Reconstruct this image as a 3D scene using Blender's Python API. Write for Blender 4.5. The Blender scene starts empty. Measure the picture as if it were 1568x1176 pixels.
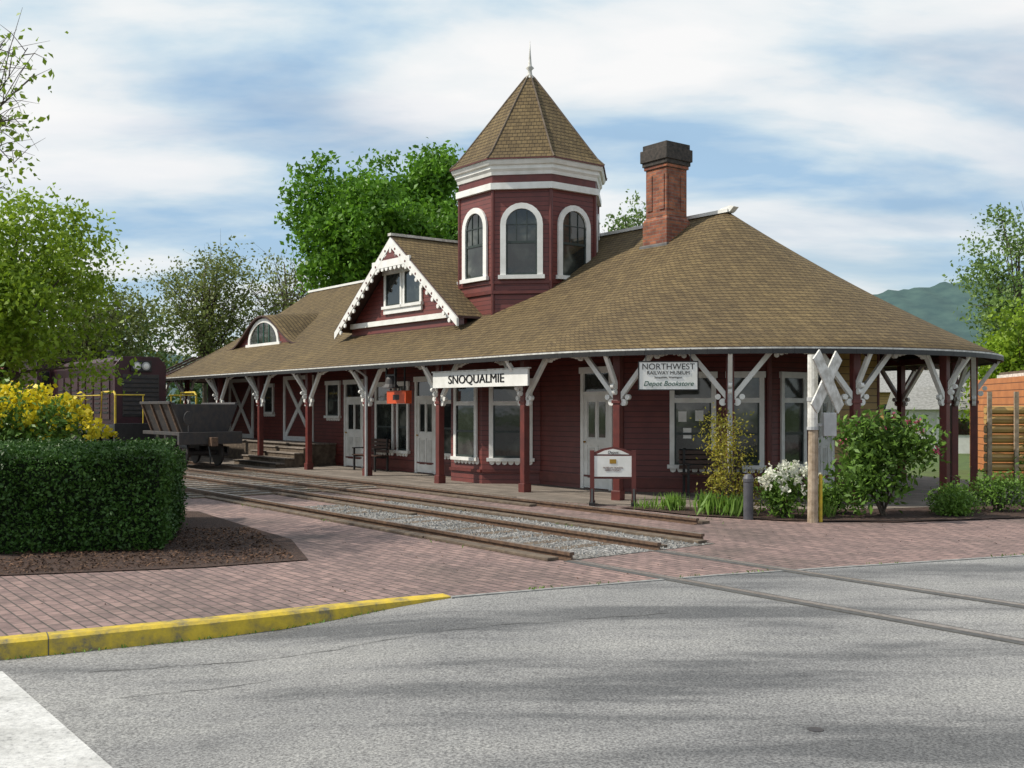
import bpy, bmesh, math, random
import numpy as np
from mathutils import Vector
random.seed(7); rng=np.random.default_rng(7)
scn=bpy.context.scene
scn.view_settings.view_transform='Standard'; scn.view_settings.look='None'; scn.view_settings.exposure=0
R=math.radians
# ------------------------------------------------------------ materials
MAT={}
def newmat(name):
    m=bpy.data.materials.new(name); m.use_nodes=True; MAT[name]=m
    nt=m.node_tree; return m,nt,nt.nodes,nt.links,nt.nodes['Principled BSDF']
def ramp(N,pts):
    r=N.new('ShaderNodeValToRGB'); e=r.color_ramp.elements
    while len(e)<len(pts): e.new(.5)
    for i,(p,c) in enumerate(pts): e[i].position=p; e[i].color=(*c,1)
    return r
def noise(N,L,coord,scale,detail=5,rough=.55):
    n=N.new('ShaderNodeTexNoise'); n.inputs['Scale'].default_value=scale; n.inputs['Detail'].default_value=detail
    n.inputs['Roughness'].default_value=rough
    L.new(coord,n.inputs['Vector']); return n
def mix(N,L,fac,a,b,mode='MIX'):
    m=N.new('ShaderNodeMix'); m.data_type='RGBA'; m.blend_type=mode
    for i,x in ((0,fac),(6,a),(7,b)):
        if hasattr(x,'is_output'): L.new(x,m.inputs[i])
        elif i==0: m.inputs[0].default_value=x
        else: m.inputs[i].default_value=(*x,1)
    return m.outputs[2]
def math_(N,L,op,a,b=None):
    m=N.new('ShaderNodeMath'); m.operation=op
    for i,x in ((0,a),(1,b)):
        if x is None: continue
        if hasattr(x,'is_output'): L.new(x,m.inputs[i])
        else: m.inputs[i].default_value=x
    return m.outputs[0]
def bump(N,L,P,h,s,d):
    b=N.new('ShaderNodeBump'); b.inputs['Strength'].default_value=s; b.inputs['Distance'].default_value=d
    L.new(h,b.inputs['Height']); L.new(b.outputs[0],P.inputs['Normal'])
def simple(name,c1,c2=None,scale=6,rough=.6,bs=.2,bd=.01,metal=0,spec=.5):
    m,nt,N,L,P=newmat(name); tc=N.new('ShaderNodeTexCoord').outputs['Object']
    if c2 is None: c2=tuple(x*.75 for x in c1)
    n=noise(N,L,tc,scale); r=ramp(N,[(.35,c2),(.65,c1)]); L.new(n.outputs[0],r.inputs[0])
    L.new(r.outputs[0],P.inputs['Base Color']); P.inputs['Roughness'].default_value=rough
    P.inputs['Metallic'].default_value=metal; P.inputs['Specular IOR Level'].default_value=spec
    if bs: bump(N,L,P,n.outputs[0],bs,bd)
    return m
def siding(name,c1,c2,pitch=.115):
    m,nt,N,L,P=newmat(name); tc=N.new('ShaderNodeTexCoord').outputs['Object']
    s=N.new('ShaderNodeSeparateXYZ'); L.new(tc,s.inputs[0])
    fr=math_(N,L,'FRACT',math_(N,L,'DIVIDE',s.outputs[2],pitch))
    n=noise(N,L,tc,3); r=ramp(N,[(.3,c2),(.7,c1)]); L.new(n.outputs[0],r.inputs[0])
    gr=math_(N,L,'GREATER_THAN',fr,.88)
    col=mix(N,L,gr,r.outputs[0],tuple(x*.35 for x in c2)); L.new(col,P.inputs['Base Color'])
    inv=math_(N,L,'SUBTRACT',1.0,fr)
    bump(N,L,P,inv,.8,.02); P.inputs['Roughness'].default_value=.5
siding('red_siding',(.155,.032,.024),(.105,.022,.018))
siding('tan_siding',(.5,.32,.1),(.38,.23,.07),.16)
siding('cedar',(.5,.19,.06),(.36,.125,.04),.2)
simple('red_paint',(.14,.03,.023),(.095,.021,.018),5,.45,.1)
simple('white_paint',(.82,.82,.79),(.7,.7,.66),4,.5,.08)
simple('white_old',(.7,.7,.66),(.42,.41,.37),9,.7,.25)
simple('black_paint',(.012,.012,.013),(.02,.02,.02),8,.5,.1)
simple('steel_dark',(.03,.03,.033),(.055,.045,.04),7,.55,.2)
simple('loco_maroon',(.05,.013,.02),(.03,.01,.014),3,.4,.1)
simple('rust_rail',(.15,.09,.055),(.075,.045,.03),12,.6,.2)
simple('rail_top',(.36,.32,.29),(.24,.2,.17),20,.4,.05,metal=.5)
simple('timber',(.15,.115,.08),(.075,.055,.04),7,.85,.5,.02)
simple('old_post',(.42,.34,.25),(.24,.18,.12),9,.85,.5,.02)
simple('bark',(.11,.085,.06),(.05,.04,.03),8,.9,.6,.04)
simple('yellow_paint',(.62,.45,.03),(.4,.29,.03),8,.6,.2)
m,nt,N,L,P=newmat('yellow_kerb'); tc=N.new('ShaderNodeTexCoord').outputs['Object']
n=noise(N,L,tc,5,8,.7); r=ramp(N,[(.36,(.16,.14,.09)),(.45,(.36,.27,.05)),(.6,(.56,.4,.03)),(.75,(.64,.47,.05))]); L.new(n.outputs[0],r.inputs[0])
L.new(r.outputs[0],P.inputs['Base Color']); P.inputs['Roughness'].default_value=.75; bump(N,L,P,n.outputs[0],.5,.02)
simple('orange_sign',(.65,.09,.02),(.5,.06,.015),4,.5,0)
simple('gold',(.5,.3,.06),(.35,.2,.04),6,.3,.05,metal=.8)
simple('mulch',(.085,.045,.032),(.028,.017,.012),30,.95,1,.05)
simple('stone_grey',(.3,.3,.29),(.18,.18,.17),9,.8,.3)
simple('soffit',(.07,.035,.028),(.045,.022,.02),5,.7,.1)
simple('pole_metal',(.09,.09,.1),(.06,.06,.07),8,.5,.1)
simple('galv',(.45,.46,.46),(.35,.36,.36),5,.4,.1)
simple('lead',(.14,.14,.14),(.09,.09,.09),5,.6,.1)
simple('car_silver',(.5,.52,.55),(.45,.47,.5),2,.25,0)
simple('door_white',(.78,.78,.75),(.66,.66,.62),4,.5,.05)
simple('ink',(.012,.012,.014),None,4,.6,0)
simple('sign_green',(.02,.10,.07),None,4,.6,0)
simple('black_green',(.03,.045,.04),None,5,.5,0)
simple('black_seam',(.06,.06,.06),(.09,.09,.085),12,.8,.1)
simple('door_shade',(.66,.66,.62),None,5,.5,0)
simple('chimney_soot',(.03,.028,.026),(.07,.058,.05),12,.95,.4)
simple('bench_wood',(.075,.04,.028),None,6,.5,.1)
m,nt,N,L,P=newmat('glass'); P.inputs['Roughness'].default_value=.05; P.inputs['Specular IOR Level'].default_value=.8
tc=N.new('ShaderNodeTexCoord').outputs['Object']; n=noise(N,L,tc,1.3,3); r=ramp(N,[(.42,(.01,.013,.013)),(.58,(.04,.048,.042)),(.7,(.16,.17,.15))])
L.new(n.outputs[0],r.inputs[0]); L.new(r.outputs[0],P.inputs['Base Color'])
n2=noise(N,L,tc,2.5,2); bump(N,L,P,n2.outputs[0],.08,.02)
def shingle(name,c1,c2,cd,light):
    m,nt,N,L,P=newmat(name); uv=N.new('ShaderNodeTexCoord')
    b=N.new('ShaderNodeTexBrick'); L.new(uv.outputs['UV'],b.inputs['Vector'])
    b.inputs['Color1'].default_value=(*c1,1); b.inputs['Color2'].default_value=(*c2,1); b.inputs['Mortar'].default_value=(*cd,1)
    b.inputs['Scale'].default_value=1; b.inputs['Brick Width'].default_value=.13; b.inputs['Row Height'].default_value=.14
    b.inputs['Mortar Size'].default_value=.005; b.inputs['Mortar Smooth'].default_value=.2; b.inputs['Bias'].default_value=0
    n=noise(N,L,uv.outputs['Object'],.4,6); r=ramp(N,[(.3,(.8,.79,.77)),(.7,light)]); L.new(n.outputs[0],r.inputs[0])
    c=mix(N,L,1.0,b.outputs[0],r.outputs[0],'MULTIPLY')
    mp=N.new('ShaderNodeMapping'); mp.inputs['Scale'].default_value=(1,.35,1); L.new(uv.outputs['UV'],mp.inputs[0])
    n3=noise(N,L,mp.outputs[0],5.0,5,.6); r3=ramp(N,[(.33,(.8,.8,.8)),(.67,(1.16,1.16,1.16))]); L.new(n3.outputs[0],r3.inputs[0])
    c=mix(N,L,1.0,c,r3.outputs[0],'MULTIPLY')
    s=N.new('ShaderNodeSeparateXYZ'); L.new(uv.outputs['UV'],s.inputs[0])
    fr=math_(N,L,'FRACT',math_(N,L,'DIVIDE',s.outputs[1],.14))
    butt=math_(N,L,'LESS_THAN',fr,.17); c=mix(N,L,math_(N,L,'MULTIPLY',butt,.85),c,cd)
    L.new(c,P.inputs['Base Color']); P.inputs['Roughness'].default_value=.85; P.inputs['Specular IOR Level'].default_value=.25
    h=math_(N,L,'SUBTRACT',math_(N,L,'MULTIPLY',b.outputs[1],-.6),fr)
    n4=noise(N,L,uv.outputs['UV'],14,3); h=math_(N,L,'ADD',h,math_(N,L,'MULTIPLY',n4.outputs[0],.8))
    bump(N,L,P,h,.9,.03)
shingle('shingles',(.165,.12,.06),(.115,.082,.042),(.03,.021,.012),(1.1,1.09,.98))
m,nt,N,L,P=newmat('chimney_brick'); tc=N.new('ShaderNodeTexCoord').outputs['Object']; s=N.new('ShaderNodeSeparateXYZ'); L.new(tc,s.inputs[0])
cb=N.new('ShaderNodeCombineXYZ'); L.new(math_(N,L,'ADD',s.outputs[0],s.outputs[1]),cb.inputs[0]); L.new(s.outputs[2],cb.inputs[1])
b=N.new('ShaderNodeTexBrick'); L.new(cb.outputs[0],b.inputs['Vector']); b.inputs['Color1'].default_value=(.36,.13,.065,1); b.inputs['Color2'].default_value=(.2,.065,.042,1); b.inputs['Mortar'].default_value=(.2,.15,.12,1)
b.inputs['Scale'].default_value=1; b.inputs['Brick Width'].default_value=.21; b.inputs['Row Height'].default_value=.075; b.inputs['Mortar Size'].default_value=.008
n=noise(N,L,tc,4,5); r=ramp(N,[(.35,(.6,.6,.6)),(.65,(1.1,1.1,1.1))]); L.new(n.outputs[0],r.inputs[0]); c=mix(N,L,1.0,b.outputs[0],r.outputs[0],'MULTIPLY')
L.new(c,P.inputs['Base Color']); P.inputs['Roughness'].default_value=.9; bump(N,L,P,math_(N,L,'MULTIPLY',b.outputs[1],-1),.6,.01)
m,nt,N,L,P=newmat('brick_paving'); tc=N.new('ShaderNodeTexCoord').outputs['Object']
mp=N.new('ShaderNodeMapping'); mp.inputs['Rotation'].default_value=(0,0,R(52.65)); L.new(tc,mp.inputs[0])
b=N.new('ShaderNodeTexBrick'); L.new(mp.outputs[0],b.inputs['Vector']); b.inputs['Color1'].default_value=(.275,.185,.165,1); b.inputs['Color2'].default_value=(.18,.122,.113,1); b.inputs['Mortar'].default_value=(.07,.058,.05,1)
b.inputs['Scale'].default_value=1; b.inputs['Brick Width'].default_value=.23; b.inputs['Row Height'].default_value=.115; b.inputs['Mortar Size'].default_value=.008
n=noise(N,L,tc,.5,6,.65); r=ramp(N,[(.3,(.6,.64,.62)),(.5,(.95,.95,.95)),(.72,(1.2,1.17,1.15))]); L.new(n.outputs[0],r.inputs[0])
c=mix(N,L,1.0,b.outputs[0],r.outputs[0],'MULTIPLY')
n2=noise(N,L,tc,9,4); r2=ramp(N,[(.35,(.72,.72,.72)),(.6,(1.1,1.1,1.1))]); L.new(n2.outputs[0],r2.inputs[0]); c=mix(N,L,1.0,c,r2.outputs[0],'MULTIPLY')
L.new(c,P.inputs['Base Color']); P.inputs['Roughness'].default_value=.8; bump(N,L,P,math_(N,L,'MULTIPLY',b.outputs[1],-1),.6,.01)
m,nt,N,L,P=newmat('asphalt'); tc=N.new('ShaderNodeTexCoord').outputs['Object']
n=noise(N,L,tc,.35,6,.6); r=ramp(N,[(.32,(.165,.166,.167)),(.5,(.215,.214,.21)),(.68,(.26,.257,.25))]); L.new(n.outputs[0],r.inputs[0])
n2=noise(N,L,tc,60,3,.75); r2=ramp(N,[(.34,(.4,.4,.4)),(.5,(1,1,1)),(.66,(1.7,1.7,1.65))]); L.new(n2.outputs[0],r2.inputs[0])
c=mix(N,L,1.0,r.outputs[0],r2.outputs[0],'MULTIPLY')
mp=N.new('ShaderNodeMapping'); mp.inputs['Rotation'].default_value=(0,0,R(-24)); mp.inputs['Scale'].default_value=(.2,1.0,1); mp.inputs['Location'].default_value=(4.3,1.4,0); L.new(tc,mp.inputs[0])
n3=noise(N,L,mp.outputs[0],.9,5,.6); r3=ramp(N,[(.4,(.48,.49,.51)),(.49,(.92,.92,.93)),(.6,(1.08,1.08,1.07))]); L.new(n3.outputs[0],r3.inputs[0]); c=mix(N,L,1.0,c,r3.outputs[0],'MULTIPLY')  # dark diagonal shadow bands painted into the asphalt colour
n5=noise(N,L,tc,2.2,6,.7); r5=ramp(N,[(.58,(1,1,1)),(.72,(.68,.68,.69))]); L.new(n5.outputs[0],r5.inputs[0]); c=mix(N,L,1.0,c,r5.outputs[0],'MULTIPLY')
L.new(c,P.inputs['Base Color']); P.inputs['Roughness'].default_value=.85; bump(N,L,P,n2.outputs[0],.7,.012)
m,nt,N,L,P=newmat('gravel'); tc=N.new('ShaderNodeTexCoord').outputs['Object']
v=N.new('ShaderNodeTexVoronoi'); v.inputs['Scale'].default_value=19; L.new(tc,v.inputs['Vector'])
s=N.new('ShaderNodeSeparateColor'); L.new(v.outputs[1],s.inputs[0]); r=ramp(N,[(0,(.18,.175,.165)),(.6,(.34,.33,.32)),(1,(.52,.51,.49))]); L.new(s.outputs[0],r.inputs[0])
n=noise(N,L,tc,.8,4); r2=ramp(N,[(.35,(.6,.57,.52)),(.6,(1.05,1.05,1.05))]); L.new(n.outputs[0],r2.inputs[0])
dk=ramp(N,[(.2,(1,1,1)),(.75,(.35,.35,.35))]); L.new(v.outputs[0],dk.inputs[0])
c=mix(N,L,1.0,r.outputs[0],r2.outputs[0],'MULTIPLY'); c=mix(N,L,1.0,c,dk.outputs[0],'MULTIPLY'); L.new(c,P.inputs['Base Color']); P.inputs['Roughness'].default_value=.9
bump(N,L,P,math_(N,L,'MULTIPLY',v.outputs[0],-1),1,.04)
m,nt,N,L,P=newmat('deck_boards'); tc=N.new('ShaderNodeTexCoord').outputs['Object']
b=N.new('ShaderNodeTexBrick'); L.new(tc,b.inputs['Vector']); b.inputs['Color1'].default_value=(.25,.21,.175,1); b.inputs['Color2'].default_value=(.165,.14,.115,1); b.inputs['Mortar'].default_value=(.03,.025,.02,1)
b.inputs['Scale'].default_value=1; b.inputs['Brick Width'].default_value=3.1; b.inputs['Row Height'].default_value=.16; b.inputs['Mortar Size'].default_value=.008
n=noise(N,L,tc,2.5,5); r=ramp(N,[(.3,(.7,.7,.7)),(.7,(1.15,1.15,1.15))]); L.new(n.outputs[0],r.inputs[0]); c=mix(N,L,1.0,b.outputs[0],r.outputs[0],'MULTIPLY')
L.new(c,P.inputs['Base Color']); P.inputs['Roughness'].default_value=.8
m,nt,N,L,P=newmat('road_paint'); tc=N.new('ShaderNodeTexCoord').outputs['Object']
n=noise(N,L,tc,30,6,.75); r=ramp(N,[(.33,(.2,.2,.2)),(.4,(.46,.46,.45)),(.6,(.62,.62,.6))]); L.new(n.outputs[0],r.inputs[0])
n2=noise(N,L,tc,2.2,5,.7); r2=ramp(N,[(.35,(.72,.72,.71)),(.6,(1,1,1))]); L.new(n2.outputs[0],r2.inputs[0]); c=mix(N,L,1.0,r.outputs[0],r2.outputs[0],'MULTIPLY')
L.new(c,P.inputs['Base Color']); P.inputs['Roughness'].default_value=.75; bump(N,L,P,n.outputs[0],.5,.01)
simple('grass',(.075,.12,.025),(.05,.075,.02),3,.95,.6,.05)
simple('hill_mat',(.055,.105,.095),(.032,.07,.072),.03,1,0)  # blue-green distance haze is put into the hill colour
def leafmat(name,c1,c2,tr=.35,rough=.5):
    m,nt,N,L,P=newmat(name); g=N.new('ShaderNodeNewGeometry'); tc=N.new('ShaderNodeTexCoord').outputs['Object']
    c=mix(N,L,g.outputs['Random Per Island'],c1,c2)
    n=noise(N,L,tc,.9,3); r=ramp(N,[(.35,(.62,.66,.6)),(.65,(1.2,1.2,1.1))]); L.new(n.outputs[0],r.inputs[0]); c=mix(N,L,1.0,c,r.outputs[0],'MULTIPLY')
    L.new(c,P.inputs['Base Color']); P.inputs['Roughness'].default_value=rough; P.inputs['Specular IOR Level'].default_value=.3
    t=N.new('ShaderNodeBsdfTranslucent'); L.new(c,t.inputs[0]); ms=N.new('ShaderNodeMixShader'); ms.inputs[0].default_value=tr
    L.new(P.outputs[0],ms.inputs[1]); L.new(t.outputs[0],ms.inputs[2]); L.new(ms.outputs[0],N['Material Output'].inputs[0])
leafmat('leaf_maple',(.085,.21,.018),(.16,.33,.03))
leafmat('leaf_spring',(.17,.28,.02),(.3,.42,.04))
leafmat('leaf_olive',(.14,.18,.045),(.24,.28,.09))
leafmat('leaf_pale',(.13,.22,.06),(.22,.32,.1))
leafmat('leaf_hedge',(.03,.08,.013),(.065,.14,.025),.15)
leafmat('leaf_rhodo',(.08,.16,.025),(.17,.3,.05),.25)
leafmat('leaf_acer',(.28,.28,.03),(.44,.36,.06))
leafmat('leaf_far',(.05,.1,.03),(.09,.15,.05))
leafmat('petal_yellow',(.8,.62,.02),(.85,.75,.06))
leafmat('petal_white',(.8,.78,.72),(.85,.85,.82))
leafmat('petal_pink',(.6,.08,.2),(.7,.16,.28))
leafmat('blade_green',(.14,.26,.04),(.24,.38,.08))
leafmat('chips',(.05,.026,.018),(.16,.09,.06),0,.9)
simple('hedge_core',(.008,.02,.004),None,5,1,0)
# ------------------------------------------------------------ mesh builder
class MB:
    def __init__(s): s.v=[];s.f=[];s.m=[]
    def add(s,vs,fs,mat):
        o=len(s.v); s.v+= [tuple(p) for p in vs]; s.f+=[tuple(i+o for i in f) for f in fs]; s.m+=[mat]*len(fs)
    def box(s,x0,x1,y0,y1,z0,z1,mat):
        s.add([(x0,y0,z0),(x1,y0,z0),(x1,y1,z0),(x0,y1,z0),(x0,y0,z1),(x1,y0,z1),(x1,y1,z1),(x0,y1,z1)],
              [(0,3,2,1),(4,5,6,7),(0,1,5,4),(1,2,6,5),(2,3,7,6),(3,0,4,7)],mat)
    def prism(s,poly,z0,z1,mat,top=None):
        n=len(poly); s.add([(x,y,z0) for x,y in poly]+[(x,y,z1) for x,y in poly],[tuple(range(n))[::-1],tuple(range(n,2*n))]+[(i,(i+1)%n,n+(i+1)%n,n+i) for i in range(n)],mat)
    def fP(s,p0,d,a,o,z): return (p0[0]+d[0]*a+d[1]*o,p0[1]+d[1]*a-d[0]*o,z)
    def fbox(s,p0,d,a0,a1,o0,o1,z0,z1,mat): s.fprism(p0,d,[(a0,z0),(a1,z0),(a1,z1),(a0,z1)],o0,o1,mat)
    def fprism(s,p0,d,poly,o0,o1,mat):
        n=len(poly); s.add([s.fP(p0,d,a,o0,z) for a,z in poly]+[s.fP(p0,d,a,o1,z) for a,z in poly],[tuple(range(n))[::-1],tuple(range(n,2*n))]+[(i,(i+1)%n,n+(i+1)%n,n+i) for i in range(n)],mat)
    def disc(s,p0,d,a,z,r,o0,o1,mat,n=8): s.fprism(p0,d,[(a+r*math.cos(q*2*math.pi/n),z+r*math.sin(q*2*math.pi/n)) for q in range(n)],o0,o1,mat)
    def tube(s,pts,rad,n,mat,cap=True):
        pts=[Vector(p) for p in pts]; vs=[];fs=[]
        for i,p in enumerate(pts):
            t=(pts[min(i+1,len(pts)-1)]-pts[max(i-1,0)]).normalized()
            a=t.cross(Vector((0,0,1)) if abs(t.z)<.9 else Vector((1,0,0))).normalized(); b=t.cross(a)
            r=rad[i] if isinstance(rad,(list,tuple)) else rad
            for k in range(n):
                q=2*math.pi*k/n; vs.append(p+a*r*math.cos(q)+b*r*math.sin(q))
        for i in range(len(pts)-1):
            for k in range(n): fs.append((i*n+k,i*n+(k+1)%n,(i+1)*n+(k+1)%n,(i+1)*n+k))
        if cap: fs.append(tuple(range(n))); fs.append(tuple(range((len(pts)-1)*n,len(pts)*n)))
        s.add(vs,fs,mat)
    def lathe(s,c,prof,n,mat,ph=0,axis='z'):
        vs=[];fs=[]
        for r,z in prof:
            for k in range(n):
                q=ph+2*math.pi*k/n; x,y=r*math.cos(q),r*math.sin(q)
                if axis=='z': vs.append((c[0]+x,c[1]+y,c[2]+z))
                elif axis=='y': vs.append((c[0]+x,c[1]+z,c[2]+y))
                else: vs.append((c[0]+z,c[1]+x,c[2]+y))
        for i in range(len(prof)-1):
            for k in range(n): fs.append((i*n+k,i*n+(k+1)%n,(i+1)*n+(k+1)%n,(i+1)*n+k))
        fs.append(tuple(range(n))); fs.append(tuple(range((len(prof)-1)*n,len(prof)*n)))
        s.add(vs,fs,mat)
    def obj(s,name,parent=None,smooth=False,bevel=0,recalc=True,loc=(0,0,0),rot=0):
        me=bpy.data.meshes.new(name); me.from_pydata(s.v,[],s.f)
        names=list(dict.fromkeys(s.m))
        for n in names: me.materials.append(MAT[n])
        me.polygons.foreach_set('material_index',[names.index(x) for x in s.m])
        if recalc:
            bm=bmesh.new(); bm.from_mesh(me); bmesh.ops.recalc_face_normals(bm,faces=bm.faces); bm.to_mesh(me); bm.free()
        if smooth: me.polygons.foreach_set('use_smooth',[True]*len(me.polygons))
        ob=bpy.data.objects.new(name,me); scn.collection.objects.link(ob); ob.location=loc; ob.rotation_euler=(0,0,rot)
        if parent: ob.parent=parent
        if bevel:
            b=ob.modifiers.new('b','BEVEL'); b.width=bevel; b.segments=2; b.limit_method='ANGLE'
        return ob
def empty(name,loc=(0,0,0),rot=0):
    e=bpy.data.objects.new(name,None); scn.collection.objects.link(e); e.location=loc; e.rotation_euler=(0,0,rot); e.empty_display_size=.3; return e
BO=(1.94,19.9,0); BR=math.atan2(-.795,.607)
def W(u,v,z=0): return (1.94+.607*u+.795*v, 19.9-.795*u+.607*v, z)
def patch(name,rows,mat,parent,thick=0,smooth=False,bot='soffit'):
    nr=len(rows); nc=len(rows[0]); V=[Vector(p) for r in rows for p in r]
    U=np.zeros((nr,nc)); T=np.zeros((nr,nc))
    for i in range(nr):
        for j in range(1,nc): U[i,j]=U[i,j-1]+(V[i*nc+j]-V[i*nc+j-1]).length
        U[i]-=U[i,-1]/2
    for i in range(1,nr):
        T[i]=T[i-1]+max((V[i*nc+j]-V[(i-1)*nc+j]).length for j in (0,nc//2))
    vs=[tuple(p) for p in V]; fs=[(i*nc+j,i*nc+j+1,(i+1)*nc+j+1,(i+1)*nc+j) for i in range(nr-1) for j in range(nc-1)]
    top=len(fs); ms=[0]*top
    if thick:
        o=len(vs); vs+=[(p[0],p[1],p[2]-thick) for p in vs]
        fs+=[tuple(k+o for k in f[::-1]) for f in fs[:top]]; ms+=[1]*top
        bd=[(j,j+1) for j in range(nc-1)]+[((nr-1)*nc+j+1,(nr-1)*nc+j) for j in range(nc-1)]+[((i+1)*nc,i*nc) for i in range(nr-1)]+[(i*nc+nc-1,(i+1)*nc+nc-1) for i in range(nr-1)]
        for a,b in bd: fs.append((b,a,a+o,b+o)); ms.append(1)
    me=bpy.data.meshes.new(name); me.from_pydata(vs,[],fs); me.materials.append(MAT[mat]); me.materials.append(MAT[bot])
    me.polygons.foreach_set('material_index',ms)
    uv=me.uv_layers.new(name='UVMap'); n0=nr*nc
    for l in me.loops:
        k=l.vertex_index%n0; uv.data[l.index].uv=(U[k//nc,k%nc]+50,T[k//nc,k%nc])
    if smooth: me.polygons.foreach_set('use_smooth',[i<top for i in range(len(fs))])
    ob=bpy.data.objects.new(name,me); scn.collection.objects.link(ob)
    if parent: ob.parent=parent
    return ob
# ------------------------------------------------------------ foliage
def leafmesh(name,pos,size,mat,parent=None,aspect=.6,flat=0,up=None):
    n=len(pos); sz=size*rng.uniform(.6,1.3,(n,1))
    nrm=rng.normal(size=(n,3)); nrm[:,2]+=flat; nrm/=np.linalg.norm(nrm,axis=1,keepdims=True)
    t=rng.normal(size=(n,3)); a=np.cross(nrm,t); a/=np.linalg.norm(a,axis=1,keepdims=True); b=np.cross(nrm,a)
    if up is not None:
        a=rng.normal(size=(n,3))*up; a[:,2]=1; a/=np.linalg.norm(a,axis=1,keepdims=True); b=np.cross(a,rng.normal(size=(n,3))); b/=np.linalg.norm(b,axis=1,keepdims=True)
    bend=nrm*sz*.12
    v=np.stack([pos-a*sz*.5,pos+b*sz*.5*aspect+bend,pos+a*sz*.5,pos-b*sz*.5*aspect+bend],1).reshape(-1,3)
    me=bpy.data.meshes.new(name); me.vertices.add(4*n); me.vertices.foreach_set('co',v.ravel().astype(np.float32))
    me.loops.add(4*n); me.loops.foreach_set('vertex_index',np.arange(4*n,dtype=np.int32))
    me.polygons.add(n); me.polygons.foreach_set('loop_start',np.arange(0,4*n,4,dtype=np.int32)); me.update(calc_edges=True)
    me.materials.append(MAT[mat]); ob=bpy.data.objects.new(name,me); scn.collection.objects.link(ob)
    if parent: ob.parent=parent
    return ob
def crown(c,rad,nl,nc,lobe=.42):
    c=np.array(c); rad=np.array(rad); out=[]
    lobes=[]
    for i in range(nl):
        d=rng.normal(size=3); d/=np.linalg.norm(d); lobes.append((d*rng.uniform(.35,.72),rng.uniform(.7,1.15)*lobe))
    lobes.append((np.zeros(3),.5))
    for k in range(nc):
        l,r=lobes[rng.integers(len(lobes))]; d=rng.normal(size=3); d/=np.linalg.norm(d)
        out.append(c+(l+d*r*rng.uniform(.55,1)**.6)*rad)
    return np.array(out)
def tree(name,base,rad,cz,nl=14,nc=160,per=110,cr=.5,leaf=.22,tr=.28,mat='leaf_maple',limbs=45,cx=0,cy=0,lobe=.42,twigs=0):
    e=empty(name,base); C=crown((cx,cy,cz),rad,nl,nc,lobe)
    pos=(C[:,None,:]+np.clip(rng.normal(size=(len(C),per,3)),-1.9,1.9)*cr*np.array([1,1,.7])*rng.uniform(.6,1.2,(len(C),1,1))).reshape(-1,3)
    leafmesh('foliage',pos,leaf,mat,e)
    m=MB(); top=Vector((cx,cy,cz+rad[2]*.45)); tp=[]
    for i in range(7):
        f=i/6; tp.append(Vector((cx*f**1.5+random.uniform(-.1,.1)*(f>0),cy*f**1.5+random.uniform(-.1,.1)*(f>0),top.z*f)))
    m.tube(tp,[tr*(1.25 if i==0 else 1-.13*i) for i in range(7)],9,'bark')
    for k in range(min(limbs,len(C))):
        q=Vector(C[k]); f=random.uniform(.3,.85); i=int(f*6); s=tp[i].lerp(tp[i+1],f*6-i)
        mid=s.lerp(q,.5)+Vector((random.uniform(-.3,.3),random.uniform(-.3,.3),.12*(q-s).length))
        r=tr*(.42-.25*f); m.tube([s,mid,q],[r,r*.6,r*.2],5,'bark',False)
        for j in range(twigs):
            q2=q+Vector((random.gauss(0,1),random.gauss(0,1),random.gauss(.4,.8)))*cr*1.1; s2=mid.lerp(q,random.uniform(.2,1))
            m.tube([s2,s2.lerp(q2,.5)+Vector((0,0,.05)),q2],[r*.25,r*.18,r*.07],4,'bark',False)
    m.obj('trunk',e,smooth=True); return e
def shrub(name,base,rad,mat,leaf,nc=60,per=60,cr=.14,fl=None,nf=0,fs=.07,stems=8,fz=.1):
    e=empty(name,base); c=(0,0,rad[2]); C=crown(c,rad,9,nc); C[:,2]=np.maximum(C[:,2],.06)
    pos=(C[:,None,:]+rng.normal(size=(len(C),per,3))*cr).reshape(-1,3); pos=pos[pos[:,2]>.02]; leafmesh('leaves',pos,leaf,mat,e,.45)
    m=MB()
    for k in range(stems):
        q=Vector(C[k]); m.tube([(random.uniform(-.08,.08),random.uniform(-.08,.08),-.02),(q.x*.5,q.y*.5,q.z*.55),q],[.02,.014,.006],5,'bark')
    m.obj('stems',e)
    if fl:
        d=rng.normal(size=(nf,3)); d[:,2]=np.abs(d[:,2])+fz; d/=np.linalg.norm(d,axis=1,keepdims=True)
        F=np.array(c)+d*np.array(rad)*rng.uniform(.8,1.02,(nf,1)); pf=(F[:,None,:]+rng.normal(size=(nf,16,3))*fs*.6).reshape(-1,3); leafmesh('blossoms',pf,fs,fl,e,.9)
    return e
# ------------------------------------------------------------ ground
def sheet(name,poly,z,mat,loc=(0,0,0),rot=0):
    me=bpy.data.meshes.new(name); me.from_pydata([(x,y,z) for x,y in poly],[],[tuple(range(len(poly)))]); me.materials.append(MAT[mat])
    ob=bpy.data.objects.new(name,me); scn.collection.objects.link(ob); ob.location=loc; ob.rotation_euler=(0,0,rot); return ob
sheet('ground',[(-3000,-300),(3000,-300),(3000,4000),(-3000,4000)],-.16,'grass')
EDGE=[(-30,-5.2),(-12,3.9),(-3.9,8.0),(-2.52,8.75),(-1.12,9.65),(-.59,9.95),(2.2,11.25),(6.25,12.75),(14,15.3),(60,29)]
def edge_y(x):
    for (x0,y0),(x1,y1) in zip(EDGE,EDGE[1:]):
        if x<=x1: return y0+(y1-y0)*(x-x0)/(x1-x0)
    return EDGE[-1][1]
def road_z(x): 
    t=min(max((x+2.2)/1.9,0),1); t=t*t*(3-2*t); return -.125+(.121)*t
xs=sorted(set([-30+ i*.5 for i in range(181)]+[p[0] for p in EDGE])); vs=[];fs=[]
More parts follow.
